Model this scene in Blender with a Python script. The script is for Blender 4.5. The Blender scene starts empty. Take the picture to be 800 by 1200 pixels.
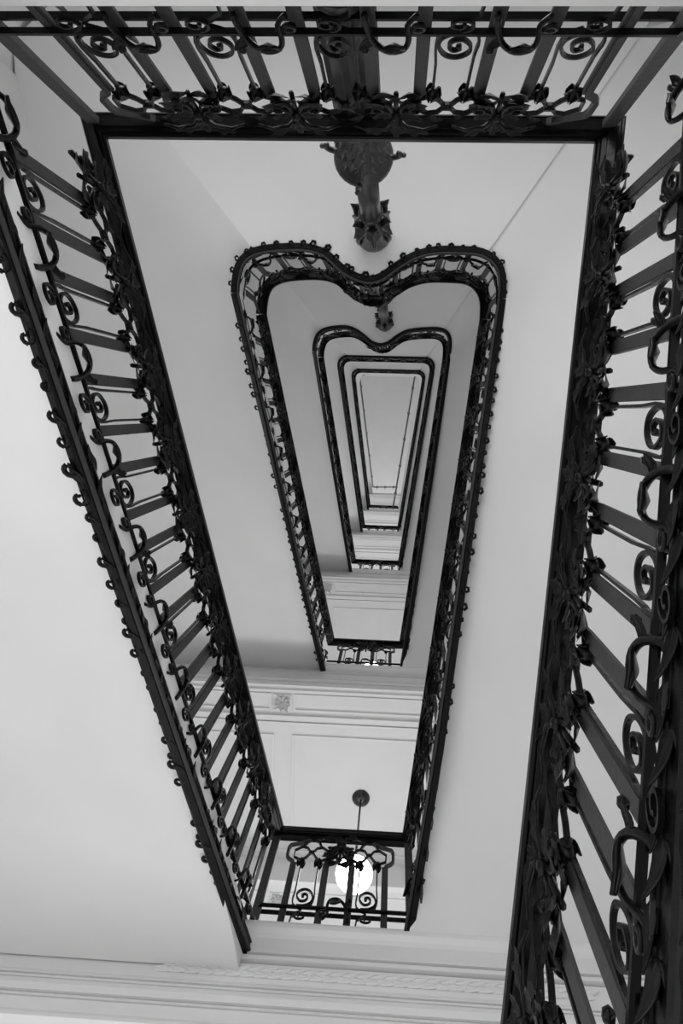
import bpy, bmesh, math, random
from mathutils import Vector, Matrix
random.seed(7)
SC = bpy.context.scene
C = bpy.context.collection
U = 3.0            # metres per plan unit
EYE = 1.5          # camera height above the lobby floor

# ------------------------------------------------------------------ camera, world, light
cam_d = bpy.data.cameras.new('camera'); cam = bpy.data.objects.new('camera', cam_d); C.objects.link(cam)
cam_d.sensor_fit = 'VERTICAL'; cam_d.sensor_height = 36.0; cam_d.lens = 30.0
cam_d.clip_start = 0.05; cam_d.clip_end = 200
Rr = Vector((0.9976208880, -0.0280180419, 0.0629885606))
Rd = Vector((0.0352806629, 0.9924672362, -0.1173203306))
Rf = Vector((-0.0592270087, 0.1192634906, 0.9910945370))
m = Matrix((Rr, -Rd, -Rf)).transposed().to_4x4(); m.translation = (0, 0, EYE)
cam.matrix_world = m
SC.camera = cam
w = bpy.data.worlds.new('world'); SC.world = w; w.use_nodes = True
w.node_tree.nodes['Background'].inputs[0].default_value = (1, 1, 1, 1)
w.node_tree.nodes['Background'].inputs[1].default_value = 1.28
SC.view_settings.view_transform = 'Standard'; SC.view_settings.look = 'None'
SC.view_settings.exposure = 0.60; SC.view_settings.gamma = 1.0
SC.view_settings.use_curve_mapping = False
SC.cycles.max_bounces = 8; SC.cycles.diffuse_bounces = 6

def area(name, loc, rot, sx, sy, power):
    l = bpy.data.lights.new(name, 'AREA'); l.shape = 'RECTANGLE'; l.size = sx; l.size_y = sy; l.energy = power
    o = bpy.data.objects.new(name, l); C.objects.link(o); o.location = loc; o.rotation_euler = rot
    return o

# ------------------------------------------------------------------ heights of the spiral (handrails)
TH = [None, 1.0, 2.1801, 3.9126, 5.4537, 7.0661, 8.30]     # camera-top landings
BH = [0.4125, 1.6097, 3.044, 4.7417, 6.2024, 7.5505, 8.95]  # far landings
def Z(h): return h * U + EYE
TL, TR, BL, BR = (-1.030, -0.909), (0.632, -0.909), (-0.586, 2.507), (0.130, 2.507)
WL0, WL1 = (-2.50, -2.40), (-2.22, 5.2)
WR0, WR1 = (1.80, -2.40), (1.35, 5.2)
def xw(a, b, y): return a[0] + (b[0] - a[0]) * (y - a[1]) / (b[1] - a[1])
Y_BEAM, Y_FAR, Z_TOP = 4.136, 5.2, Z(9.8)

# lamps that hang under every far landing, and daylight from the far landing windows
for k in range(1, 7):
    area('landing_window_light', (-0.4, Y_FAR - 0.15, Z(BH[k]) - 0.1), (math.radians(-90), 0, 0), 2.2, 1.2, 34)
for k in range(1, 6):
    area('near_fill_light', (-0.35, -2.33, Z(TH[k]) + 0.1), (math.radians(90), 0, 0), 2.4, 1.2, 30 if k < 2 else 18)  # fill lights added at the near wall to brighten the landing undersides
area('shaft_top_light', (-0.2, 0.8, Z_TOP - 0.1), (0, 0, 0), 1.6, 3.0, 25)  # area light just under the closed ceiling, facing down

# ------------------------------------------------------------------ materials
def mat(name, col, rough=0.6, spec=0.3, bump=0.0, scale=8.0, var=0.0, stretch=(1, 1, 1)):
    m = bpy.data.materials.new(name); m.use_nodes = True
    nt = m.node_tree; b = nt.nodes['Principled BSDF']
    b.inputs['Roughness'].default_value = rough
    b.inputs['Specular IOR Level'].default_value = spec
    tc = nt.nodes.new('ShaderNodeTexCoord'); mp = nt.nodes.new('ShaderNodeMapping'); mp.inputs['Scale'].default_value = stretch
    nt.links.new(tc.outputs['Object'], mp.inputs['Vector'])
    n = nt.nodes.new('ShaderNodeTexNoise'); n.inputs['Scale'].default_value = scale; n.inputs['Detail'].default_value = 4
    nt.links.new(mp.outputs['Vector'], n.inputs['Vector'])
    r = nt.nodes.new('ShaderNodeValToRGB')
    r.color_ramp.elements[0].position = 0.3; r.color_ramp.elements[1].position = 0.7
    r.color_ramp.elements[0].color = (*[col * (1 - var)] * 3, 1); r.color_ramp.elements[1].color = (*[col * (1 + var)] * 3, 1)
    nt.links.new(n.outputs['Fac'], r.inputs['Fac']); nt.links.new(r.outputs['Color'], b.inputs['Base Color'])
    if bump:
        bp = nt.nodes.new('ShaderNodeBump'); bp.inputs['Strength'].default_value = bump; bp.inputs['Distance'].default_value = 0.01
        nt.links.new(n.outputs['Fac'], bp.inputs['Height']); nt.links.new(bp.outputs['Normal'], b.inputs['Normal'])
    return m
M_PLASTER = mat('white_plaster', 0.72, 0.85, 0.15, 0.05, 2.2, 0.025)
M_WALL = mat('wall_plaster', 0.72, 0.85, 0.15, 0.05, 1.6, 0.03)
M_TRIM = mat('painted_moulding', 0.74, 0.6, 0.25, 0.05, 6, 0.02, (0.3, 1, 1))
M_RELIEF = mat('relief_stucco', 0.50, 0.8, 0.2, 0.15, 20, 0.06)
M_IRON = mat('black_wrought_iron', 0.0045, 0.30, 0.13, 0.25, 30, 0.35)
M_BAR = mat('flat_iron_bar', 0.036, 0.55, 0.22, 0.15, 40, 0.12)
M_RAIL = mat('underside_dark_rail', 0.003, 0.3, 0.09, 0.03, 12, 0.2)  # shade of the rails' undersides put into the colour as near black
M_CAST = mat('cast_iron_column', 0.018, 0.3, 0.45, 0.2, 25, 0.25)
M_SHAFT = mat('pale_cast_iron_flutes', 0.055, 0.32, 0.5, 0.1, 25, 0.2, (3, 3, 0.4))  # paler than the rest of the column's cast iron
M_PIPE = mat('grey_pipe', 0.10, 0.4, 0.5, 0, 10, 0.1)
M_FLOOR = mat('lobby_stone', 0.62, 0.5, 0.3, 0.05, 3, 0.08)
M_GLOBE = bpy.data.materials.new('opal_glass_lit'); M_GLOBE.use_nodes = True
_b = M_GLOBE.node_tree.nodes['Principled BSDF']; _b.inputs['Base Color'].default_value = (0.9, 0.9, 0.9, 1)
_b.inputs['Emission Color'].default_value = (1, 1, 1, 1); _b.inputs['Emission Strength'].default_value = 7.0

# ------------------------------------------------------------------ object helpers
def mesh_of(name, verts, faces, mt, smooth=False):
    me = bpy.data.meshes.new(name); me.from_pydata([tuple(v) for v in verts], [], faces)
    me.materials.append(mt)
    bm = bmesh.new(); bm.from_mesh(me); bmesh.ops.recalc_face_normals(bm, faces=bm.faces); bm.to_mesh(me); bm.free()
    if smooth:
        for p in me.polygons: p.use_smooth = True
    me.update(); return me
def smooth_by_angle(me):
    me.set_sharp_from_angle(angle=math.radians(35)); return me
def link(name, me, parent=None, mw=None):
    o = bpy.data.objects.new(name, me); C.objects.link(o)
    if parent is not None: o.parent = parent
    if mw is not None: o.matrix_local = mw
    return o
def tag(o, label=None, cat=None, group=None, kind=None):
    if label: o['label'] = label
    if cat: o['category'] = cat
    if group: o['group'] = group
    if kind: o['kind'] = kind
    return o
def empty(name, loc=(0, 0, 0)):
    o = bpy.data.objects.new(name, None); C.objects.link(o); o.location = loc; o.empty_display_size = 0.1; return o

class G:
    """collects shapes into one mesh"""
    def __init__(s): s.v = []; s.f = []
    def add(s, vs, fs):
        n = len(s.v); s.v += [Vector(v) for v in vs]; s.f += [tuple(i + n for i in f) for f in fs]
    def box(s, x0, x1, y0, y1, z0, z1):
        s.add([(x0,y0,z0),(x1,y0,z0),(x1,y1,z0),(x0,y1,z0),(x0,y0,z1),(x1,y0,z1),(x1,y1,z1),(x0,y1,z1)],
              [(0,3,2,1),(4,5,6,7),(0,1,5,4),(1,2,6,5),(2,3,7,6),(3,0,4,7)])
    def loft(s, rings, close=True, caps=True):
        n = len(rings[0]); vs = [p for r in rings for p in r]; fs = []
        for i in range(len(rings) - 1):
            for j in range(n if close else n - 1):
                a, b = i * n + j, i * n + (j + 1) % n
                fs.append((a, b, b + n, a + n))
        if caps and close:
            fs.append(tuple(range(n))[::-1]); fs.append(tuple((len(rings) - 1) * n + j for j in range(n)))
        s.add(vs, fs)
    def ribbon(s, pts, thick, depth, taper=None):
        """flat bar bent in the local X-Z plane (Y is its depth); pts are (x, y, z)"""
        P = [Vector(p) for p in pts]; rings = []
        for i, p in enumerate(P):
            t = (P[min(i + 1, len(P) - 1)] - P[max(i - 1, 0)])
            t.y = 0
            if t.length < 1e-7: t = Vector((1, 0, 0))
            t.normalize(); n = Vector((-t.z, 0, t.x)); q = taper(i / (len(P) - 1)) if taper else 1
            a, b = n * thick / 2 * q, Vector((0, depth / 2 * q, 0))
            rings.append([p + a + b, p - a + b, p - a - b, p + a - b])
        s.loft(rings)
    def tube(s, pts, r, n=6, taper=None):
        P = [Vector(p) for p in pts]; rings = []
        up = Vector((0, 1, 0.001))
        for i, p in enumerate(P):
            t = (P[min(i + 1, len(P) - 1)] - P[max(i - 1, 0)]).normalized()
            a = t.cross(up)
            if a.length < 1e-3: a = t.cross(Vector((1, 0, 0)))
            a.normalize(); b = t.cross(a); q = r * (taper(i / max(1, len(P) - 1)) if taper else 1)
            rings.append([p + (a * math.cos(2 * math.pi * j / n) + b * math.sin(2 * math.pi * j / n)) * q for j in range(n)])
        s.loft(rings)
    def lathe(s, prof, n=24, cx=0, cy=0, flute=0, nf=0):
        rings = []
        for r, z in prof:
            rings.append([(cx + (r * (1 - (flute if j % 2 else 0))) * math.cos(2 * math.pi * j / n),
                           cy + (r * (1 - (flute if j % 2 else 0))) * math.sin(2 * math.pi * j / n), z) for j in range(n)])
        s.loft(rings)
    def leaf(s, base, tip_dir, normal, L, W, curl=0.3, fold=0.25, lobes=0, n=7, thick=0.003):
        """a thick, folded, curling leaf"""
        d = Vector(tip_dir).normalized(); nn = Vector(normal); nn = (nn - d * nn.dot(d)).normalized(); sd = d.cross(nn)
        top = []; B = Vector(base)
        cols = (-1, -0.5, 0, 0.5, 1)
        for i in range(n + 1):
            t = i / n
            wd = W / 2 * (math.sin(math.pi * min(1, t ** 0.75 * 0.985 + 0.015)) ** 0.8 + 0.06 * (1 - t))
            if lobes: wd *= 1 + 0.28 * math.sin(2 * math.pi * lobes * t)
            ang = curl * t * 2.2
            c = B + d * (L * (math.sin(ang) / (curl * 2.2) if abs(curl) > 1e-3 else t)) + nn * (L * ((1 - math.cos(ang)) / (curl * 2.2) if abs(curl) > 1e-3 else 0))
            top.append([c + sd * (wd * u) + nn * (fold * wd * (abs(u) - 0.35 + 0.12 * math.sin(9 * t + 3 * u))) for u in cols])
        vs = [p for r in top for p in r]; m = len(vs); vs += [p - nn * thick for p in vs]
        k = len(cols); fs = []
        for i in range(n):
            for j in range(k - 1):
                a = i * k + j; fs.append((a, a + 1, a + k + 1, a + k)); fs.append((a + m, a + k + m, a + k + 1 + m, a + 1 + m))
            a = i * k; fs.append((a, a + k, a + k + m, a + m)); a += k - 1; fs.append((a, a + m, a + k + m, a + k))
        fs.append((0, m, m + 1, 1)); 
        s.add(vs, fs)
    def ball(s, c, r, n=8, sz=1.0):
        rings = []
        for i in range(n // 2 + 1):
            a = math.pi * i / (n // 2); rr = max(1e-4, r * math.sin(a))
            rings.append([(c[0] + rr * math.cos(2 * math.pi * j / n), c[1] + rr * math.sin(2 * math.pi * j / n), c[2] + r * sz * math.cos(a)) for j in range(n)])
        s.loft(rings)
    def shear(s, k):
        for v in s.v: v.z += k * v.x
        return s
    def mesh(s, name, mt, smooth=False): return mesh_of(name, s.v, s.f, mt, smooth)

def spiral(cx, cz, r0, r1, a0, a1, n, y0=0, y1=0):
    return [(cx + (r0 + (r1 - r0) * t) * math.cos(a0 + (a1 - a0) * t), y0 + (y1 - y0) * t, cz + (r0 + (r1 - r0) * t) * math.sin(a0 + (a1 - a0) * t))
            for t in [i / n for i in range(n + 1)]]
def smooth_path(P, sub=4):
    out = []
    for i in range(len(P) - 1):
        p0, p1, p2, p3 = P[max(i - 1, 0)], P[i], P[i + 1], P[min(i + 2, len(P) - 1)]
        for k in range(sub):
            t = k / sub
            out.append(tuple(0.5 * (2 * p1[a] + (p2[a] - p0[a]) * t + (2 * p0[a] - 5 * p1[a] + 4 * p2[a] - p3[a]) * t * t + (3 * p1[a] - p0[a] - 3 * p2[a] + p3[a]) * t ** 3) for a in range(len(p1))))
    out.append(tuple(P[-1])); return out

# ------------------------------------------------------------------ the iron panel pieces
# local frame: X along the rail, Y towards the open well, Z up; origin = underside of handrail on the well edge
WP = -0.045        # plane of the balusters
FZ = 1.25          # height of the ornament band under the handrail
_cache = {}
def piece(kind, k, vr, vb, lod, seed=0):
    """mesh of one iron piece, sheared to slope k. vr: bottom rail height, vb: foot of the bars"""
    key = (kind, round(k, 3), round(vr, 3), round(vb, 3), lod, seed)
    if key in _cache: return _cache[key]
    g = G(); mt = M_IRON; hi = lod == 0; q = 2 if hi else 1
    rnd = random.Random(seed * 13 + 5)
    if kind in ('bar_left', 'bar_right'):     # flat baluster whose head bends towards the leaf spray
        sg = -1 if kind == 'bar_left' else 1
        pts = [(0, WP, vb), (0, WP, -0.24), (sg * 0.004, WP, -0.205), (sg * 0.022, WP, -0.175), (sg * 0.036, WP, -0.14), (sg * 0.05, WP, -0.09), (sg * 0.058, WP, -0.045), (sg * 0.062, WP, -0.004)]
        pts = [pts[0]] + [(x, y, z * FZ) for x, y, z in pts[1:]]
        if not hi: pts = [pts[0], pts[1], pts[3], pts[5], pts[7]]
        n = len(pts); rings = []
        for i, p in enumerate(pts):
            wd = 0.036 if i < 2 else 0.028 - 0.012 * (i / n)
            x, y, z = p; h = wd / 2
            rings.append([(x - h, y - 0.005, z), (x + h, y - 0.005, z), (x + h, y + 0.005, z), (x - h, y + 0.005, z)])
        g.loft(rings); mt = M_BAR
    elif kind in ('end_left', 'end_right'):   # last bar of a run: jogs outward under the rail
        sg = -1 if kind == 'end_left' else 1
        pts = [(0, WP, vb), (0, WP, -0.25), (sg * 0.006, WP, -0.225), (sg * 0.035, WP, -0.20), (sg * 0.045, WP, -0.18), (sg * 0.045, WP, -0.11), (sg * 0.035, WP, -0.08), (-sg * 0.02, WP, -0.06), (-sg * 0.07, WP, -0.03)]; pts = [pts[0]] + [(x, y, z * FZ) for x, y, z in pts[1:]]
        g.ribbon(pts, 0.016, 0.02); g.box(-0.017, 0.017, WP - 0.005, WP + 0.005, vb, -0.235 * FZ); mt = M_BAR
    elif kind == 'lyre':
        x0 = 0.050; zb = vr + 0.085; n = 8 * q
        zt = -0.212 * FZ; b = vr + 0.012
        g.ribbon(smooth_path([(x0, WP, zt), (x0, WP, b + 0.17), (x0 * 1.1, WP, b + 0.10), (x0 * 1.0, WP, b + 0.04), (x0 * 0.5, WP, b + 0.012), (0.0, WP, b - 0.006)], q), 0.0075, 0.012)
        g.ribbon(smooth_path([(-x0, WP, zt), (-x0, WP, b + 0.22), (-x0 * 1.1, WP, b + 0.12), (-x0 * 0.92, WP, b + 0.045), (-0.012, WP, b + 0.008)], q), 0.0075, 0.012)
        g.ribbon(smooth_path([(0.030, WP, b + 0.03), (-0.012, WP, b + 0.035), (-0.042, WP, b + 0.065), (-0.047, WP, b + 0.115), (-0.028, WP, b + 0.168), (0.004, WP, b + 0.182), (0.032, WP, b + 0.155), (0.036, WP, b + 0.110), (0.014, WP, b + 0.072), (-0.012, WP, b + 0.080), (-0.021, WP, b + 0.110), (-0.008, WP, b + 0.138), (0.009, WP, b + 0.126), (0.006, WP, b + 0.108)], 2 * q), 0.008, 0.012)
        g.ball((0.004, WP, b + 0.112), 0.008, 6)
    elif kind == 'hexagons':
        for sg in (-1, 1):
            c = sg * 0.052
            ring = [(c, -0.212), (c + sg * 0.044, -0.185), (c + sg * 0.046, -0.125), (c + sg * 0.008, -0.090), (c - sg * 0.024, -0.098), (0.006 * sg, -0.140), (c - sg * 0.026, -0.180), (c, -0.212)]
            g.ribbon([(a, WP, b * FZ) for a, b in ring], 0.0085, 0.014)
        g.tube([(-0.016, WP, -0.14 * FZ), (0.016, WP, -0.14 * FZ)], 0.014, 6)
        g.ribbon([(-0.052, WP, -0.092 * FZ), (-0.034, WP, -0.05), (0, WP, -0.02), (0.034, WP, -0.05), (0.052, WP, -0.092 * FZ)], 0.012, 0.016)
    elif kind == 'bud':                        # tulip bud on the shoulder of a hexagon
        n = 10 if hi else 6
        prof = [(0.003, -0.02), (0.013, -0.012), (0.019, 0.006), (0.019, 0.024), (0.012, 0.040), (0.003, 0.050)]
        g.lathe(prof, n, 0, 0)
        if hi:
            for a in range(4):
                an = a * math.pi / 2 + 0.4; dx, dy = math.cos(an), math.sin(an)
                g.leaf((0.012 * dx, 0.012 * dy, -0.016), (dx * 0.25, dy * 0.25, 1), (dx, dy, 0.2), 0.066, 0.030, -0.05, 0.3, 0, 5)
    elif kind == 'spray':                      # the stems that carry the leaves
        for sg in (-1, 1):
            g.ribbon([(sg * 0.068, WP, -0.235), (sg * 0.05, WP + 0.008, -0.20), (sg * 0.02, WP + 0.014, -0.175), (sg * 0.004, WP + 0.02, -0.12)], 0.011, 0.016)
            g.ribbon([(sg * 0.075, WP, -0.17), (sg * 0.05, WP + 0.012, -0.145), (sg * 0.02, WP + 0.016, -0.135), (0, WP + 0.022, -0.10)], 0.010, 0.014)
            g.ribbon(spiral(sg * 0.055, -0.15, 0.024, 0.006, math.radians(90), math.radians(90 + sg * -420), 8 * q, WP + 0.012, WP + 0.02), 0.008, 0.014)
            g.ribbon([(0, WP + 0.02, -0.10), (sg * 0.035, WP + 0.03, -0.055), (sg * 0.09, WP + 0.035, -0.045), (sg * 0.135, WP + 0.03, -0.065)], 0.010, 0.014, lambda t: 1 - 0.5 * t)
        g.tube([(0, WP + 0.008, -0.245), (0, WP + 0.015, -0.18), (0, WP + 0.015, -0.07)], 0.008, 6)
        g.ball((0, WP + 0.026, -0.125), 0.017, 6)
        for v_ in g.v: v_.z *= FZ
        if lod == 1:
            for (x, y, z, dx, dy, dz, L, W, cu, lo) in LEAVES[::1]:
                g.leaf((x, WP + y, z * FZ), (dx, dy, dz), (0, 1, -0.2), L, W, cu, 0.35, 0, 3)
        if lod == 2:
            for (x, y, z, dx, dy, dz, L, W, cu, lo) in LEAVES[:7]:
                g.leaf((x, WP + y, z * FZ), (dx, dy, dz), (0, 1, -0.2), L, W * 1.2, cu, 0.35, 0, 2)
    elif kind.startswith('leaf'):
        i = int(kind[4:]); L, W, cu, lo = LEAF_KINDS[i]
        g.leaf((0, 0, 0), (0, 0, 1), (0, 1, 0), L, W, cu, 0.38, lo, 9)
        g.tube([(0, 0.001, 0), (0, 0.002, L * 0.3)], 0.0045, 5)
    elif kind == 'curl':                       # vine that loops over the two bottom rails and ends in a leaf
        a = [(-0.075, 0.005, vr - 0.10), (-0.07, 0.012, vr - 0.04), (-0.05, 0.022, vr + 0.02), (-0.015, 0.028, vr + 0.052), (0.022, 0.028, vr + 0.035), (0.032, 0.022, vr - 0.01), (0.028, 0.012, vr - 0.06), (0.05, 0.006, vr - 0.10)]
        g.tube(smooth_path(a, 3 if hi else 1), 0.0085, 6 if hi else 4, lambda t: 1.1 - 0.3 * t)
        g.leaf((-0.02, 0.03, vr + 0.05), (0.3, 0.05, -1), (0.1, 1, 0.1), 0.105, 0.058, 0.25, 0.35, 0, 10 if hi else 3, 0.009)
        g.leaf((-0.06, 0.02, vr + 0.0), (-0.7, 0.05, 0.5), (0, 1, -0.1), 0.045, 0.028, 0.4, 0.4, 0, 5 if hi else 2)
        g.tube([(-0.05, 0.02, vr + 0.01), (-0.075, 0.022, vr + 0.05)], 0.006, 5); g.ball((-0.078, 0.022, vr + 0.056), 0.013, 6)
        g.ribbon([(0.03, 0.015, vr - 0.03)] + spiral(0.052, vr - 0.055, 0.024, 0.007, math.radians(160), math.radians(-260), 7 * q, 0.012, 0.018), 0.008, 0.012)
    elif kind == 'scroll':                     # volute between bottom rail and foot
        h = vr - vb; cz = vr - h * 0.55
        g.ribbon([(0.0, WP, vr - 0.01)] + spiral(-0.005, cz - 0.005, min(0.036, h * 0.30), 0.008, math.radians(80), math.radians(-400), 10 * q), 0.007, 0.010)
        g.ribbon([(0.0, WP, vr - 0.01), (0.045, WP, vr - h * 0.3), (0.05, WP, vr - h * 0.7), (0.01, WP, vb + 0.005)], 0.007, 0.012)
    elif kind == 'string_leaf':                # scrolled leaf cast on the string, standing proud of its edges
        g.leaf((-0.075, -0.012, -1.15), (1, 0.02, 0.35), (0, 1, 0.1), 0.10, 0.04, 0.2, 0.4, 1 if hi else 0, 7 if hi else 3)
        g.leaf((0.015, -0.012, -1.10), (1, 0.02, -0.4), (0, 1, -0.1), 0.09, 0.038, 0.2, 0.4, 1 if hi else 0, 7 if hi else 3)
        g.ribbon([(-0.075, -0.012, -1.15), (-0.02, -0.03, -1.165), (0.03, -0.03, -1.165), (0.06, -0.012, -1.12)], 0.012, 0.012)
        for (cx, r, a) in ((-0.035, 0.023, 0.6), (0.04, 0.017, 2.6)):
            g.tube([(cx, -0.02, -1.15)] + [(x, -0.043 + (z + 1.0), -1.172) for x, y, z in spiral(cx, -1.0, r, 0.006, a, a + 6.5, 6 * q)], 0.0075, 5 if hi else 4, lambda t: 1.15 - 0.4 * t)
        g.leaf((0.0, -0.02, -1.172), (1, -0.35, -0.05), (0, -0.3, -1), 0.05, 0.026, 0.2, 0.4, 0, 5 if hi else 2)
    if k: g.shear(k)
    me = g.mesh(kind, mt, smooth=kind not in ('bar_left', 'bar_right', 'end_left', 'end_right', 'lyre', 'hexagons', 'scroll'))
    _cache[key] = me; return me
#          x      y(out) z      dir x   y     z     L      W     curl lobes
LEAVES = [(0.0, 0.012, -0.195, 0.0, 0.10, -1.0, 0.085, 0.046, 0.15, 2),
          (-0.012, 0.012, -0.18, -0.8, 0.08, -0.6, 0.075, 0.042, 0.25, 1),
          (0.012, 0.012, -0.18, 0.8, 0.08, -0.6, 0.075, 0.042, 0.25, 1),
          (-0.012, 0.03, -0.05, -1.0, 0.05, -0.12, 0.095, 0.042, 0.12, 2),
          (0.012, 0.03, -0.05, 1.0, 0.05, -0.12, 0.095, 0.042, 0.12, 2),
          (-0.012, 0.016, -0.12, -1.0, 0.10, -0.3, 0.075, 0.040, 0.25, 1),
          (0.012, 0.016, -0.12, 1.0, 0.10, -0.3, 0.075, 0.040, 0.25, 1),
          (0.0, 0.034, -0.09, 0.05, 0.12, 0.9, 0.065, 0.034, 0.2, 2),
          (-0.04, 0.028, -0.03, -1.0, 0.16, 0.0, 0.055, 0.030, 0.2, 0),
          (0.04, 0.028, -0.03, 1.0, 0.16, 0.0, 0.055, 0.030, 0.2, 0),
          (-0.030, 0.010, -0.215, -0.30, 0.06, -1.0, 0.105, 0.046, 0.2, 2),
          (0.030, 0.010, -0.215, 0.30, 0.06, -1.0, 0.105, 0.046, 0.2, 2),
          (-0.045, 0.014, -0.165, -0.6, 0.05, -0.9, 0.085, 0.040, -0.2, 1),
          (0.045, 0.014, -0.165, 0.6, 0.05, -0.9, 0.085, 0.040, -0.2, 1)]
LEAF_KINDS = [(1.0, 0.54, 0.12, 2.5), (1.0, 0.56, 0.2, 1.5), (1.0, 0.48, 0.12, 2.5), (1.0, 0.58, 0.2, 1)]

class Run:
    """one straight or curved stretch of balustrade on the well edge"""
    def __init__(s, pts, prev=None, nxt=None):
        s.p = [Vector(p) for p in pts]; s.prev = prev; s.next = nxt
        s.cum = [0]
        for a, b in zip(s.p, s.p[1:]): s.cum.append(s.cum[-1] + (b - a).xy.length)
        s.L = s.cum[-1]
    def frame(s, d):
        d = max(0, min(s.L, d)); i = 0
        while i < len(s.p) - 2 and s.cum[i + 1] < d: i += 1
        t = (d - s.cum[i]) / (s.cum[i + 1] - s.cum[i]); p = s.p[i].lerp(s.p[i + 1], t)
        T = (s.p[i + 1] - s.p[i]); k = T.z / T.xy.length
        a = math.atan2(T.y, T.x)
        return Matrix.Translation(p) @ Matrix.Rotation(a, 4, 'Z'), k
    def sweep(s, section, org):
        """closed section of (inward, up) points swept along the run with mitred ends"""
        dirs = [(b - a).xy.normalized() for a, b in zip(s.p, s.p[1:])]
        g = G(); rings = []
        for i, p in enumerate(s.p):
            d0 = dirs[i - 1] if i else (Vector(s.prev).normalized() if s.prev else dirs[0])
            d1 = dirs[i] if i < len(dirs) else (Vector(s.next).normalized() if s.next else dirs[-1])
            n0, n1 = Vector((-d0.y, d0.x)), Vector((-d1.y, d1.x)); n = (n0 + n1)
            n = n / max(0.2, n.dot(n0))
            rings.append([Vector((p.x + n.x * a, p.y + n.y * a, p.z + b)) - org for a, b in section])
        g.loft(rings); return g

def rail_section(w0, w1, z0, z1, groove=0.0):
    if not groove: return [(w0, z0), (w1, z0), (w1, z1), (w0, z1)]
    a = (w1 - w0)
    return [(w0, z0 + 0.012), (w0 + 0.006, z0 + 0.004), (w0 + 0.012, z0 + 0.006), (w0 + 0.016, z0), (w1 - 0.016, z0), (w1 - 0.012, z0 + 0.006), (w1 - 0.006, z0 + 0.004), (w1, z0 + 0.012),
            (w1, z1 - 0.012), (w1 - 0.015, z1), (w0 + 0.015, z1), (w0, z1 - 0.012)]

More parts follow.
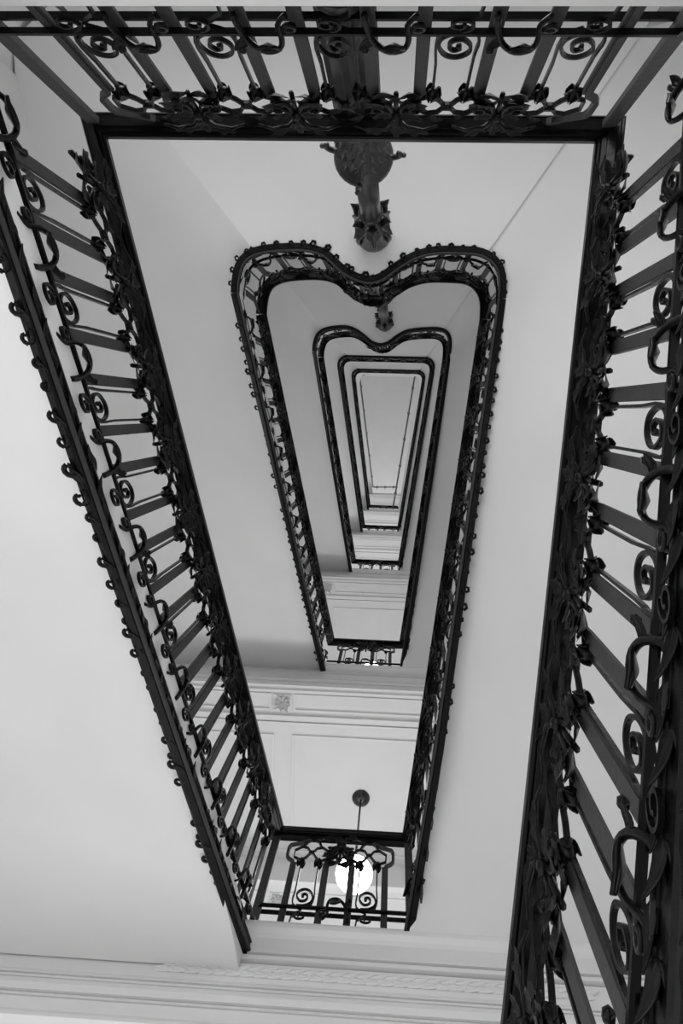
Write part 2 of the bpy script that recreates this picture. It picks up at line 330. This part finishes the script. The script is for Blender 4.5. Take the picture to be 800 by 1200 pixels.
def balustrade(name, label, group, run, lod, P, first, n, flight, ends=True, heart=False, string=True, taper_end=False, vr_=None, s_top=None, posts=False):
    org = run.p[0].copy(); org.z += -1.245 if flight else -0.93
    root = empty(name, org); tag(root, label, 'balustrade', group)
    def put(nm, me, mw, scale=None):
        ml = Matrix.Translation(-org) @ mw
        return link(nm, me, root, ml)
    link('handrail', run.sweep(rail_section(-0.082, 0.0, 0.0, 0.052, 1), org).mesh('handrail', M_RAIL), root)
    vr, vb = (-0.90, -1.10) if flight else (-0.78, -0.93)
    if vr_ is not None: vr, vb = vr_
    if heart: vr, vb = -0.84, -1.10
    for a in ((-0.033, -0.021), (-0.071, -0.057)):
        link('bottom_rail', run.sweep(rail_section(a[0] - 0.002, a[1] + 0.002, vr - 0.008, vr + 0.006), org).mesh('bottom_rail', M_RAIL), root)
    # thin bar right under the handrail that carries the ornament
    link('top_bar', run.sweep(rail_section(-0.055, -0.03, -0.014, 0.0), org).mesh('top_bar', M_IRON), root)
    if flight or heart:
        z0, z1 = (-1.175, -1.085 if s_top is None else s_top)
        h = z1 - z0; sr = run
        if taper_end:       # the string rises to the landing edge at its foot
            A, B_ = run.p[-2], run.p[-1]; f_ = 1 - 0.85 / (B_ - A).xy.length
            M_ = A.lerp(B_, f_); sr = Run(run.p[:-1] + [M_, B_ + Vector((0, 0, 0.20))], run.prev, run.next)
        sec = [(-0.045, z0), (-0.014, z0), (-0.008, z0 + 0.012), (-0.014, z0 + 0.02), (-0.014, z0 + h * 0.45), (-0.004, z0 + h * 0.55), (-0.014, z0 + h * 0.65), (-0.014, z1 - 0.02), (-0.004, z1 - 0.012), (-0.006, z1), (-0.045, z1)]
        link('string_band', sr.sweep(sec, org).mesh('string_band', M_IRON), root)
        zz = z0 + 0.01
        link('bead_rod', sr.sweep([(-0.004 + 0.009 * math.cos(a), zz + 0.009 * math.sin(a)) for a in [i * math.pi / 3 for i in range(6)]], org).mesh('bead_rod', M_BAR, True), root)
    else:
        link('base_rail', run.sweep(rail_section(-0.062, -0.028, vb - 0.015, vb), org).mesh('base_rail', M_IRON), root)
    if posts:
        for d in (0.0, run.L):
            Fp, _k = run.frame(d); g = G(); g.box(-0.055 if d == 0 else 0.012, -0.012 if d == 0 else 0.055, -0.056, -0.036, vb, 0.0)
            link('corner_post', g.mesh('corner_post', M_BAR), root, Matrix.Translation(-org) @ Fp)
    bo = P * 0.28
    for i in range(n):
        c = first + P * i
        Fm, k = run.frame(c)
        put('scroll_panel', piece('lyre', k, vr, vb, lod), Fm)
        put('hexagon_pair', piece('hexagons', k, vr, vb, lod), Fm)
        put('lower_scroll', piece('scroll', k, vr, vb, lod), Fm)
        if lod == 0:
            for sx in (-0.048, 0.048):
                put('bud', piece('bud', 0, vr, vb, lod), Fm @ Matrix.Translation((sx * 1.02, WP + 0.006, -0.222 * FZ + k * sx)) @ Matrix.Rotation(math.pi, 4, 'X'))
        elif lod == 1:
            put('bud', piece('bud', 0, vr, vb, lod), Fm @ Matrix.Translation((-0.048, WP + 0.006, -0.222 * FZ - k * 0.048)) @ Matrix.Rotation(math.pi, 4, 'X'))
        for sg, nm in ((-1, 'bar_left'), (1, 'bar_right')):
            d = c + sg * bo
            if d < 0.015 or d > run.L - 0.015: continue
            Fb, kb = run.frame(d)
            kind = nm
            if ends and ((i == 0 and sg < 0) or (i == n - 1 and sg > 0)): kind = 'end_left' if sg < 0 else 'end_right'
            put('baluster', piece(kind, kb, vr, vb, lod), Fb)
        gaps = [c + P / 2] if i < n - 1 else []
        if flight and i == n - 1 and c + P / 2 < run.L: gaps.append(c + P / 2)
        if flight and i == 0 and c - P / 2 > 0.08: gaps.append(c - P / 2)
        for d in gaps:
            Fs, ks = run.frame(d)
            sp = put('leaf_spray', piece('spray', ks, vr, vb, lod), Fs)
            if lod == 0:
                for j, (x, y, z, dx, dy, dz, L, W, cu, lo) in enumerate(LEAVES):
                    L *= random.uniform(0.9, 1.15)
                    dv = Vector((dx + random.uniform(-.15, .15), dy + random.uniform(-.12, .08), dz + ks * dx + random.uniform(-.12, .12))).normalized()
                    nn = Vector((random.uniform(-.25, .25), 1, -0.25)); nn = (nn - dv * nn.dot(dv)).normalized(); sd = nn.cross(dv)
                    R = Matrix((sd, nn, dv)).transposed().to_4x4()
                    lk = 0 if j in (0, 7) else 1 if j in (1, 2, 5, 6) else 2 if j in (3, 4) else 3
                    o = link('leaf', piece('leaf%d' % lk, 0, 0, 0, 0), sp, Matrix.Translation((x, WP + y, z * FZ + ks * x)) @ R @ Matrix.Diagonal((L, L, L, 1)))
            if lod < 2: put('rail_curl', piece('curl', ks, vr, vb, lod), Fs @ Matrix.Translation((0.0, -0.03, 0)))
        if (flight or heart) and string and lod < 2:
            for d in (c - P / 4, c + P / 4):
                if taper_end and d > run.L - 0.85: continue
                Fs, ks = run.frame(d)
                if random.random() > 0.1:
                    jx = random.uniform(-0.022, 0.022); sc_ = random.uniform(0.8, 1.25)
                    put('string_leaf', piece('string_leaf', ks, 0, 0, lod), Fs @ Matrix.Translation((jx, -0.012, ks * jx - 1.16)) @ Matrix.Scale(sc_, 4) @ Matrix.Translation((0, 0.012, 1.16)))
                if s_top is not None: put('string_leaf', piece('string_leaf', ks, 0, 0, lod), Fs @ Matrix.Translation((0.03, 0.0, 0.135)))
    return root

# ------------------------------------------------------------------ plans of the landings' inner edges
HEART2 = [(-1.003, -0.70), (-0.995, -0.80), (-0.965, -0.885), (-0.89, -0.935), (-0.761, -0.957), (-0.588, -0.961), (-0.478, -0.931), (-0.405, -0.87), (-0.329, -0.815), (-0.21, -0.774),
          (-0.111, -0.795), (-0.021, -0.859), (0.084, -0.923), (0.207, -0.957), (0.387, -0.96), (0.482, -0.95), (0.555, -0.908), (0.595, -0.83), (0.601, -0.70)]
HEART3 = [(-1.003, -0.70), (-0.995, -0.80), (-0.955, -0.90), (-0.85, -0.955), (-0.658, -0.976), (-0.548, -0.95), (-0.433, -0.879), (-0.335, -0.802), (-0.207, -0.77), (-0.098, -0.807), (0.008, -0.889),
          (0.132, -0.949), (0.354, -0.976), (0.50, -0.975), (0.58, -0.93), (0.605, -0.84), (0.601, -0.70)]
def rounded(r):
    out = []
    a0 = (TL[0] + 0.13 * r, TL[1] + r); 
    for i in range(6):
        t = i / 5; out.append(((1 - t) ** 2 * a0[0] + 2 * t * (1 - t) * TL[0] + t * t * (TL[0] + r), (1 - t) ** 2 * a0[1] + 2 * t * (1 - t) * TL[1] + t * t * TL[1]))
    b1 = (TR[0] - 0.147 * r, TR[1] + r)
    for i in range(6):
        t = i / 5; out.append(((1 - t) ** 2 * (TR[0] - r) + 2 * t * (1 - t) * TR[0] + t * t * b1[0], (1 - t) ** 2 * TR[1] + 2 * t * (1 - t) * TR[1] + t * t * b1[1]))
    return out
def top_edge(k):
    if k == 1: return [TL, TR]
    if k == 2: return smooth_path(HEART2, 3)
    if k == 3: return smooth_path(HEART3, 3)
    return rounded(0.17)
dirL = (Vector(TL) - Vector(BL)).normalized(); dirR = (Vector(BR) - Vector(TR)).normalized()

# ------------------------------------------------------------------ setting: floor, walls, ceiling
def struct(name, g, mt):
    o = link(name, g.mesh(name, mt)); o['kind'] = 'structure'; return o
g = G(); g.box(-8, 8, -8, 10, -0.2, 0.0); struct('floor', g, M_FLOOR)
Z0 = 3.55
def wall_between(a, b, t, name):
    d = (Vector(b) - Vector(a)).normalized(); n = Vector((-d.y, d.x)) * t
    g = G(); vs = []
    for z in (Z0, Z_TOP): vs += [(a[0], a[1], z), (b[0], b[1], z), (b[0] + n.x, b[1] + n.y, z), (a[0] + n.x, a[1] + n.y, z)]
    g.add(vs, [(0, 1, 2, 3), (4, 7, 6, 5), (0, 4, 5, 1), (1, 5, 6, 2), (2, 6, 7, 3), (3, 7, 4, 0)])
    return struct(name, g, M_WALL)
# rounded corner where the near and left walls meet
wall_between((WL0[0] + 0.02, WL0[1] + 0.35), WL1, 0.3, 'wall_left')
g = G(); arc = [(WL0[0] + 0.35 - 0.35 * math.cos(a), WL0[1] + 0.35 - 0.35 * math.sin(a)) for a in [i * math.pi / 2 / 8 for i in range(9)]]
rings = [[(x, y, Z0), (x, y, Z_TOP), (x - 0.3, y - 0.3, Z_TOP), (x - 0.3, y - 0.3, Z0)] for x, y in arc]
g.loft(rings); struct('wall_corner', g, M_WALL)
wall_between((WL0[0] + 0.35, WL0[1]), WR0, -0.3, 'wall_near')
wall_between(WR0, WR1, -0.3, 'wall_right')
wall_between((WL1[0], Y_FAR), (WR1[0], Y_FAR), 0.3, 'wall_far')
g = G(); g.box(-2.8, 2.2, -2.8, 5.6, Z_TOP, Z_TOP + 0.3); struct('ceiling', g, M_PLASTER)

# ------------------------------------------------------------------ landings near the camera's top edge
ORD = ['', 'first', 'second', 'third', 'fourth', 'fifth', 'topmost']
DL, DR = (-2.11, -2.40), (1.465, -2.40)
CL, CR = (-0.93, -0.985), (0.53, -0.985)   # inner ends of the creases     # where the diagonal creases reach the near wall
def near_landing(k):
    zt = Z(TH[k]) - 0.945; zs = Z(TH[k]) - 1.165
    e = top_edge(k)
    if k == 1: e = [(TL[0], TL[1] + 0.0), TR]
    inner = [(x, y - 0.004) for x, y in e]
    if k == 1: inner = [(x, y - 0.0) for x, y in e]
    else:
        # slab stops just behind the iron rim
        inner = [CL] + [(x, y - 0.035) for x, y in e if CL[0] + 0.03 < x < CR[0] - 0.03] + [CR]
    poly = [DL] + inner + [DR]
    g = G(); n = len(poly)
    g.add([(x, y, zs) for x, y in poly] + [(x, y, zt) for x, y in poly],
          [tuple(range(n)), tuple(range(2 * n - 1, n - 1, -1))] + [(i, (i + 1) % n, n + (i + 1) % n, n + i) for i in range(n)])
    o = link('near_landing', g.mesh('near_landing', M_PLASTER))
    shape = {1: 'straight edged landing slab at the very top edge of the photo', 2: 'flat landing underside around the lowest heart shaped rail', 3: 'landing underside around the second, smaller heart shaped rail',
             4: 'landing underside above the outer of the two small rounded rails', 5: 'landing underside above the innermost rounded rail', 6: 'landing underside by the thin pipe rail under the ceiling'}[k]
    tag(o, 'white plaster ' + shape, 'landing', 'near landings'); return o
for k in range(1, 7): near_landing(k)

# ------------------------------------------------------------------ flights
def flight(side, k, label):
    """side L: near landing k up to far landing k; side R: far landing k-1 up to near landing k"""
    zT = Z(TH[k]) - 1.165
    if side == 'L':
        zB = Z(BH[k]) - 1.18; e = top_edge(k); t_in = Vector(CL) if k > 1 else Vector((TL[0] - 0.02, TL[1]))
        t_out = Vector(DL); b_in = Vector((BL[0] - 0.03, BL[1])); b_out = Vector((xw(WL0, WL1, 2.507) - 0.02, 2.507)); mid = Vector((WL0[0], -2.0))
    else:
        zB = Z(BH[k - 1]) - (1.18 if k == 1 else 1.0); e = top_edge(k); t_in = Vector(CR) if k > 1 else Vector((TR[0] + 0.02, TR[1]))
        t_out = Vector(DR); b_in = Vector((BR[0] + 0.03, BR[1])); b_out = Vector((xw(WR0, WR1, 2.507) + 0.02, 2.507)); mid = Vector((WR0[0], -2.0))
    N, Mn = 28, 10; rows = []
    for i in range(N + 1):
        q = i / N; row = []
        z = zT + (zB - zT) * q
        if side == 'L' and k == 1: z += 0.03 * math.sin(math.pi * min(1, q / 0.9)) - 0.12 * max(0, (q - 0.84) / 0.16) ** 2
        if side == 'L' and k > 1: z += 0.03 * min(1, q * 3)
        if side == 'R' and k > 1: z += 0.025
        a = t_in.lerp(b_in, q)
        if k > 1:
            el = (TL, BL, -1) if side == 'L' else (TR, BR, 1); xe = xw(el[0], el[1], a.y) + el[2] * 0.022
            cx0 = CL[0] if side == 'L' else CR[0]; d0 = abs(xw(el[0], el[1], -0.985) + el[2] * 0.022 - cx0)
            a.x = xe - el[2] * d0 * max(0, 1 - (a.y + 0.985) / 0.25) ** 2
        b = t_out.lerp(b_out, q)
        wx = (xw(WL0, WL1, b.y) + 0.001) if side == 'L' else (xw(WR0, WR1, b.y) - 0.001)
        if i > 0:
            b.x = wx
            if side == 'L' and b.y < -2.05: b.x = -2.15 - math.sqrt(max(0.0, 0.35 ** 2 - (b.y + 2.05) ** 2))
        for j in range(Mn + 1):
            p = a.lerp(b, j / Mn); zi = z
            if i == 0 and j == Mn: p = Vector(((-2.17, -2.395) if side == 'L' else (WR0[0] - 0.001, -2.395)))
            if k > 1 and side == 'R':      # the inner edge stays level up to where the rail starts to climb
                zi = zT + (zB - zT) * max(0.0, (a.y + 0.70) / 3.207) + (z - zT - (zB - zT) * q)
            row.append((p.x, p.y, zi + (z - zi) * min(1.0, j / Mn * 3)))
        rows.append(row)
    g = G(); k2 = Mn + 1; vs = [p for r in rows for p in r]; m = len(vs); vs += [(x, y, z + 0.22) for x, y, z in vs]; fs = []
    for i in range(N):
        for j in range(Mn):
            a = i * k2 + j; fs += [(a, a + 1, a + k2 + 1, a + k2), (a + m, a + k2 + m, a + k2 + 1 + m, a + 1 + m)]
        for j in (0, Mn):
            a = i * k2 + j; fs.append((a, a + k2, a + k2 + m, a + m))
    for i in (0, N):
        for j in range(Mn):
            a = i * k2 + j; fs.append((a, a + 1, a + 1 + m, a + m))
    g.add(vs, fs)
    o = link('stair_flight', smooth_by_angle(g.mesh('stair_flight', M_PLASTER, True)))
    tag(o, label, 'stairs', 'stair flights'); return o
fl = {('L', 1): 'broad white underside of the lowest left flight, along the left edge of the photo',
      ('R', 1): 'underside of the nearest right flight, mostly outside the right edge of the photo',
      ('L', 2): 'pale underside left of the lower heart shaped well, inside the nearest left railing',
      ('R', 2): 'pale underside between the nearest right railing and the lower heart shaped rail',
      ('L', 3): 'grey underside on the left between the two heart shaped rails',
      ('R', 3): 'grey underside on the right between the two heart shaped rails',
      ('L', 4): 'small underside left, between the smaller heart and the rounded rails',
      ('R', 4): 'small underside right, between the smaller heart and the rounded rails',
      ('L', 5): 'sliver of underside left, between the two small rounded rails',
      ('R', 5): 'sliver of underside right, between the two small rounded rails',
      ('L', 6): 'thin strip of underside left of the pipe rail near the ceiling',
      ('R', 6): 'thin strip of underside right of the pipe rail near the ceiling'}
for (s, k), lb in fl.items(): flight(s, k, lb)

# ------------------------------------------------------------------ far landings with their moulded beam and panelled ceiling
def far_landing(k):
    zb = Z(BH[k]) - 0.945; zs = zb - 0.755
    y0 = BL[1]; xl, xr = xw(WL0, WL1, 3.8) - 0.1, xw(WR0, WR1, 3.8) + 0.1
    root = empty('far_landing', (-0.3, y0, zs)); org = Vector((-0.3, y0, zs))
    lbl = {1: 'nearest far landing edge, white beam with leaf garland below the lower cross railing',
           2: 'panelled white landing ceiling with square ornament and the hanging globe lamp',
           3: 'panelled landing underside beyond the cross railing of the larger heart',
           4: 'landing underside beyond the cross railing of the smaller heart',
           5: 'small landing underside beyond the outer rounded rail',
           6: 'tiny bright landing underside at the foot of the ceiling opening'}[k]
    tag(root, lbl, 'landing', 'far landings')
    def part(nm, g, mt=M_TRIM, sm=False): 
        for v in g.v: v -= org
        return link(nm, g.mesh(nm, mt, sm), root)
    # fascia: profile swept in x
    prof = [(0, 0.02), (0, -0.012), (0.03, -0.02), (0.055, -0.018), (0.075, 0.004), (0.10, 0.012), (0.15, 0.006), (0.232, -0.004), (0.236, 0.030), (0.252, 0.030), (0.256, -0.006), (0.284, -0.006), (0.288, 0.030),
            (0.304, 0.030), (0.308, 0.004), (0.33, 0.008), (0.435, 0.008), (0.455, 0.0), (0.470, -0.002), (0.473, 0.022), (0.483, 0.022), (0.486, -0.004), (0.500, -0.004), (0.503, 0.016), (0.511, 0.016), (0.514, -0.008), (0.55, -0.014), (0.585, -0.008),
            (0.588, 0.020), (0.598, 0.020), (0.601, -0.004), (0.618, -0.006), (0.621, 0.016), (0.629, 0.016), (0.632, -0.008), (0.70, -0.004), (0.735, -0.02), (0.755, -0.02), (0.755, 0.02)]
    g = G(); g.loft([[(x, y0 + b, zb - a) for a, b in prof] for x in (xl, xr)], close=True); part('fascia_moulding', g)
    g = G(); g.box(xl, xr, y0 + 0.02, Y_BEAM, zs, zb); part('landing_slab', g, M_PLASTER)
    g = G(); g.box(xl, xr, Y_BEAM, Y_FAR, zs - 0.405, zb); part('cross_beam', g, M_PLASTER)
    if k > 1:
        zc = zs
        def ridge(nm, x0, x1, ya, yb, z, t=0.014): 
            g = G(); g.box(x0, x1, ya, yb, z - t, z + 0.002); return part(nm, g)
        ridge('edge_bead', xl, xr, y0 + 0.02, y0 + 0.045, zc, 0.02)
        for i, (a, b, t) in enumerate(((2.765, 2.79, 0.028), (2.79, 2.82, 0.016), (2.825, 2.845, 0.03))): ridge('ceiling_moulding', xl, xr, a, b, zc, t)
        def frame(nm, x0, x1, ya, yb, z, wd=0.016, t=0.016):
            g = G(); g.box(x0, x1, ya, ya + wd, z - t, z + 0.002); g.box(x0, x1, yb - wd, yb, z - t, z + 0.002)
            g.box(x0, x0 + wd, ya + wd, yb - wd, z - t, z + 0.002); g.box(x1 - wd, x1, ya + wd, yb - wd, z - t, z + 0.002); return part(nm, g)
        def ornament(cx, cy, z, s=0.072):
            g = G(); g.box(cx - s - 0.012, cx + s + 0.012, cy - s - 0.006, cy + s + 0.006, z - 0.012, z + 0.002); o = part('ornament_block', g)
            g = G()
            for i in range(8):
                a = i * math.pi / 4 + 0.2
                g.leaf((cx + 0.008 * math.cos(a), cy + 0.008 * math.sin(a), z - 0.014), (math.cos(a), math.sin(a), -0.15), (0, 0, -1), s * (1.05 if i % 2 == 0 else 1.3), s * 0.42, 0.2, 0.6, 2, 6, 0.006)
                b = a + math.pi / 8
                g.ball((cx + s * 0.78 * math.cos(b), cy + s * 0.78 * math.sin(b), z - 0.014), s * 0.13, 6)
            g.ball((cx, cy, z - 0.016), s * 0.2, 8)
            for v in g.v: v -= org
            me = g.mesh('ornament_relief', M_RELIEF); r = link('ornament_relief', me, o)
        # frieze panels and square ornaments next to the edge
        yA, yB = 2.565, 2.725
        frame('frieze_panel', -1.90, -1.03, yA, yB, zc); frame('frieze_panel', -0.828, 0.52, yA, yB, zc)
        frame('frieze_panel', 0.72, 1.35, yA, yB, zc)
        ornament(-0.93, 2.650, zc); ornament(0.62, 2.650, zc)
        frame('ceiling_panel', -1.68, -1.00, 2.95, 3.98, zc, 0.02); frame('ceiling_panel', -0.835, 0.50, 2.95, 3.98, zc, 0.02); frame('ceiling_panel', 0.67, 1.22, 2.95, 3.98, zc, 0.02)
        ridge('ceiling_moulding', xl, xr, 4.05, 4.08, zc, 0.02)
        zd = zs - 0.405
        ridge('beam_bead', xl, xr, Y_BEAM - 0.02, Y_BEAM + 0.03, zd, 0.02)
        ornament(-0.885, 4.305, zd, 0.062); frame('frieze_panel', -0.79, 0.5, 4.23, 4.38, zd); frame('frieze_panel', -1.7, -0.98, 4.23, 4.38, zd)
    if k == 1:    # leaf garland in low relief
        g0 = G()
        g0.leaf((0, 0, 0), (1, 0, 0.28), (0, -1, 0), 0.095, 0.03, 0.15, 0.6, 0, 5, 0.014)
        me0 = g0.mesh('garland_leaf', M_TRIM, True)
        g1 = G(); g1.leaf((0, 0, 0), (1, 0, -0.28), (0, -1, 0), 0.095, 0.03, 0.15, 0.6, 0, 5, 0.014); me1 = g1.mesh('garland_leaf', M_TRIM, True)
        x = -1.0; i = 0
        while x < 0.9:
            o = link('garland_leaf', me0 if i % 2 else me1, root); o.location = Vector((x, y0 + 0.003, zb - 0.372)) - org
            x += 0.031; i += 1
    return root
for k in range(1, 7): far_landing(k)

# ------------------------------------------------------------------ balustrades
def Run3(a, b, za, zb, prev, nxt): return Run([(a[0], a[1], za), (b[0], b[1], zb)], prev, nxt)
ex = Vector((1, 0))
for k in range(1, 6):
    lod = 0 if k == 1 else 1 if k == 2 else 2
    e = top_edge(k); zT = Z(TH[k]); zB = Z(BH[k]); zB0 = Z(BH[k - 1])
    e0, e1 = Vector(e[0]), Vector(e[-1])
    straight = k == 1
    where = {1: 'nearest', 2: 'lower heart shaped', 3: 'smaller heart shaped', 4: 'outer rounded', 5: 'innermost rounded'}[k]
    # left flight, coming down from far landing k to near landing k
    P = 0.295
    r = Run3(BL, e[0], zB, zT, (-1, 0), (1, 0) if straight else None)
    first = (r.L - 0.33 - 0.295 * 10)
    lab = {1: 'nearest left railing, black iron with leaves, climbing from top left corner to the lamp',
           2: 'left side railing below the lower heart shaped bend', 3: 'left side railing below the smaller heart shaped bend',
           4: 'left side of the outer small rounded railing', 5: 'left side of the innermost small rounded railing'}[k]
    nn = 11 if k == 1 else int((r.L - 0.3) / P) + 1
    if k > 1: first = (r.L - P * (nn - 1)) / 2
    balustrade('balustrade', lab, 'stair balustrades', r, lod, P, first, nn, True, ends=False)
    # near landing
    r = Run([(x, y, zT) for x, y in e], dirL if straight else None, dirR if straight else None)
    lab = {1: 'nearest straight cross railing at the top of the photo, in front of the fluted column',
           2: 'lower heart shaped railing bend dipping round the column', 3: 'smaller heart shaped railing bend in the middle',
           4: 'top side of the outer small rounded railing', 5: 'top side of the innermost small rounded railing'}[k]
    if k == 1: balustrade('balustrade', lab, 'stair balustrades', r, lod, 0.317, 0.205, 5, False, posts=True, vr_=(-0.745, -0.93))
    else:
        n = int(r.L / 0.27); balustrade('balustrade', lab, 'stair balustrades', r, lod, r.L / n, r.L / n / 2, n, False, ends=False, heart=True)
    # right flight, coming down from near landing k to far landing k-1
    r = Run3(e[-1], BR, zT, zB0, (1, 0) if straight else None, (-1, 0))
    lab = {1: 'nearest right railing, large black bars and leaves along the right edge of the photo',
           2: 'right side railing rising from beside the lamp to the lower heart', 3: 'right side railing rising to the smaller heart',
           4: 'right side of the outer small rounded railing', 5: 'right side of the innermost small rounded railing'}[k]
    nn = 11 if k == 1 else int((r.L - 0.3) / P) + 1
    first = 0.36 if k == 1 else (r.L - P * (nn - 1)) / 2
    balustrade('balustrade', lab, 'stair balustrades', r, lod, 0.288 if k == 1 else P, first, nn, True, ends=False, taper_end=k > 1, vr_=(-0.835, -1.08) if k == 1 else None, s_top=-0.95 if k == 1 else None)
    # far landing
    r = Run3(BR, BL, zB, zB, dirR, dirL)
    lab = {1: 'cross railing in front of the glowing globe lamp', 2: 'short cross railing at the foot of the larger heart', 3: 'short cross railing at the foot of the smaller heart',
           4: 'short cross railing at the foot of the outer rounded rail', 5: 'short cross railing at the foot of the innermost rounded rail'}[k]
    balustrade('balustrade', lab, 'stair balustrades', r, lod, 0.331, (r.L - 0.331) / 2, 2, False, vr_=(-0.75, -0.955), posts=k == 1)

# pipe rail under the ceiling
pr = empty('pipe_railing', (-1.05, -1.0, Z(8.2))); tag(pr, 'thin grey pipe rail with small brackets around the topmost opening', 'railing')
po = Vector(pr.location)
pp = [Vector(p) for p in ((0.02, 2.55, Z(BH[5])), (0.507, -1.017, Z(8.2)), (-1.071, -1.00, Z(8.2)), (-0.63, 2.39, Z(8.9)), (0.141, 2.365, Z(8.9)))]
for a, b in zip(pp, pp[1:]):
    g = G(); g.tube([a - po, b - po], 0.022, 6); link('pipe', g.mesh('pipe', M_PIPE, True), pr)
    n = 3 if abs(a.z - b.z) < 0.1 else 5
    for i in range(n):
        p = a.lerp(b, (i + 0.5) / n) - po
        g = G(); g.box(p.x - 0.035, p.x + 0.035, p.y - 0.035, p.y + 0.035, p.z - 0.03, p.z + 0.03); g.tube([p, p + Vector((0, 0, -0.9))], 0.008, 5)
        link('bracket', g.mesh('bracket', M_PIPE), pr)

# ------------------------------------------------------------------ cast-iron columns on the near landings
def column(k, label):
    zb = Z(TH[k]) - 0.945; zt = Z(TH[k + 1]) - 1.215; cx, cy = -0.172, -1.055; H = zt - zb
    root = empty('cast_iron_column', (cx, cy, zb)); tag(root, label, 'column', 'cast iron columns')
    def part(nm, g, sm=True, mt=M_CAST, parent=None): return link(nm, g.mesh(nm, mt, sm), parent or root)
    h1 = H * 0.36
    g = G(); g.lathe([(0.13, 0), (0.13, 0.04), (0.115, 0.06), (0.10, 0.08), (0.10, 0.12)], 20); part('base', g)
    g = G(); g.lathe([(0.084, 0.12), (0.084, h1)], 28, flute=0.26); part('fluted_shaft', g, False, M_SHAFT)
    g = G(); g.lathe([(0.05, 0.12), (0.096, 0.14), (0.096, 0.17), (0.085, 0.19)], 24); part('shaft_ring', g)
    # leafy capital with a wide collar
    g = G(); g.lathe([(0.078, h1), (0.09, h1 + 0.02), (0.08, h1 + 0.06), (0.062, h1 + 0.12), (0.062, h1 + 0.42), (0.075, h1 + 0.46), (0.118, h1 + 0.475), (0.126, h1 + 0.495), (0.118, h1 + 0.52), (0.07, h1 + 0.54), (0.05, h1 + 0.58)], 28); cap = part('capital', g)
    n = 9
    for row in range(5):
        for i in range(n):
            a = 2 * math.pi * (i + 0.5 * row) / n; d = Vector((math.cos(a), math.sin(a), 0))
            g = G(); g.leaf(d * 0.064 + Vector((0, 0, h1 + 0.05 + 0.075 * row)), d * 0.12 + Vector((0.35 * -math.sin(a), 0.35 * math.cos(a), 1)), d, 0.10, 0.055, 0.30, 0.5, 2, 5, 0.006); part('acanthus_leaf', g, True, M_CAST, cap)
    for a in (0.1, math.pi / 2 + .1, math.pi + 0.1, 1.5 * math.pi + .1):   # hook scrolls
        d = Vector((math.cos(a), math.sin(a), 0))
        pts = [d * 0.06 + Vector((0, 0, h1 + 0.36)), d * 0.10 + Vector((0, 0, h1 + 0.45)), d * 0.135 + Vector((0, 0, h1 + 0.45)), d * 0.155 + Vector((0, 0, h1 + 0.41)), d * 0.145 + Vector((0, 0, h1 + 0.385))]
        g = G(); g.tube(smooth_path([tuple(p) for p in pts], 3), 0.014, 8, lambda t: 1.15 - 0.45 * t); g.ball(tuple(d * 0.168 + Vector((0, 0, h1 + 0.41))), 0.012, 8); part('hook_scroll', g, True, M_CAST, cap)
    g = G()
    for i in range(14):
        a = 2 * math.pi * i / 14; d = Vector((math.cos(a), math.sin(a), 0)); g = G(); g.ball(tuple(d * 0.07 + Vector((0, 0, h1 + 0.548))), 0.014, 6); part('bead', g, True, M_CAST, cap)
    g = G(); g.lathe([(0.05, h1 + 0.55), (0.074, h1 + 0.585), (0.074, h1 + 0.62), (0.055, h1 + 0.68)], 20); part('neck_ring', g)
    g = G(); g.lathe([(0.055, h1 + 0.58), (0.055, H - 0.2)], 20); part('pipe_shaft', g)
    g = G(); g.lathe([(0.056, H - 0.60), (0.068, H - 0.58), (0.062, H - 0.54), (0.06, H - 0.40), (0.085, H - 0.28), (0.075, H - 0.2), (0.085, H - 0.1), (0.10, H - 0.03), (0.105, H - 0.004)], 24); br = part('top_bracket', g)
    for i in range(6):
        a = 2 * math.pi * i / 6 + 0.4; d = Vector((math.cos(a), math.sin(a), 0))
        for (z, L, W, c) in ((H - 0.42, 0.17, 0.06, 0.18), (H - 0.46, -0.13, 0.055, 0.25)):
            g = G(); g.leaf(d * 0.062 + Vector((0, 0, z)), d * 0.22 + Vector((0, 0, 1 if L > 0 else -1)), d, abs(L), W, c, 0.4, 1, 6, 0.008); part('bracket_leaf', g, True, M_CAST, br)
        g = G(); g.tube(smooth_path([tuple(d * r + Vector((0, 0, z))) for r, z in ((0.075, H - 0.26), (0.10, H - 0.20), (0.108, H - 0.12), (0.10, H - 0.04))], 2), 0.014, 6); part('rib', g, True, M_CAST, br)
    return root
column(1, 'tall fluted column with leafy capital behind the nearest cross railing')
column(2, 'small column end with flared bracket inside the lower heart')

# ------------------------------------------------------------------ globe lamps under the far landings
def lamp(k, label):
    zs = Z(BH[k]) - 0.945 - 0.755; x, y = -0.193, 3.519
    root = empty('globe_lamp', (x, y, zs)); tag(root, label, 'lamp', 'globe lamps')
    def part(nm, g, mt): return link(nm, g.mesh(nm, mt, True), root)
    drop = 1.295
    g = G(); g.lathe([(0.02, -0.05), (0.045, -0.045), (0.06, -0.028), (0.078, -0.016), (0.082, 0.0)], 24); part('ceiling_rose', g, M_CAST)
    g = G(); g.tube([(0, 0, -0.04), (0, 0, -drop + 0.12)], 0.009, 8); part('rod', g, M_CAST)
    g = G(); g.lathe([(0.012, -drop + 0.22), (0.04, -drop + 0.18), (0.05, -drop + 0.14)], 16); part('fitter', g, M_CAST)
    g = G(); g.ball((0, 0, -drop), 0.142, 24); part('globe', g, M_GLOBE)
lamp(2, 'glowing white globe lamp on a thin rod behind the lower cross railing')
lamp(3, 'globe lamp one floor higher, hidden behind the larger heart railing')
lamp(4, 'globe lamp two floors higher, hidden behind the smaller heart railing')
lamp(5, 'globe lamp near the top, hidden behind the rounded rails')
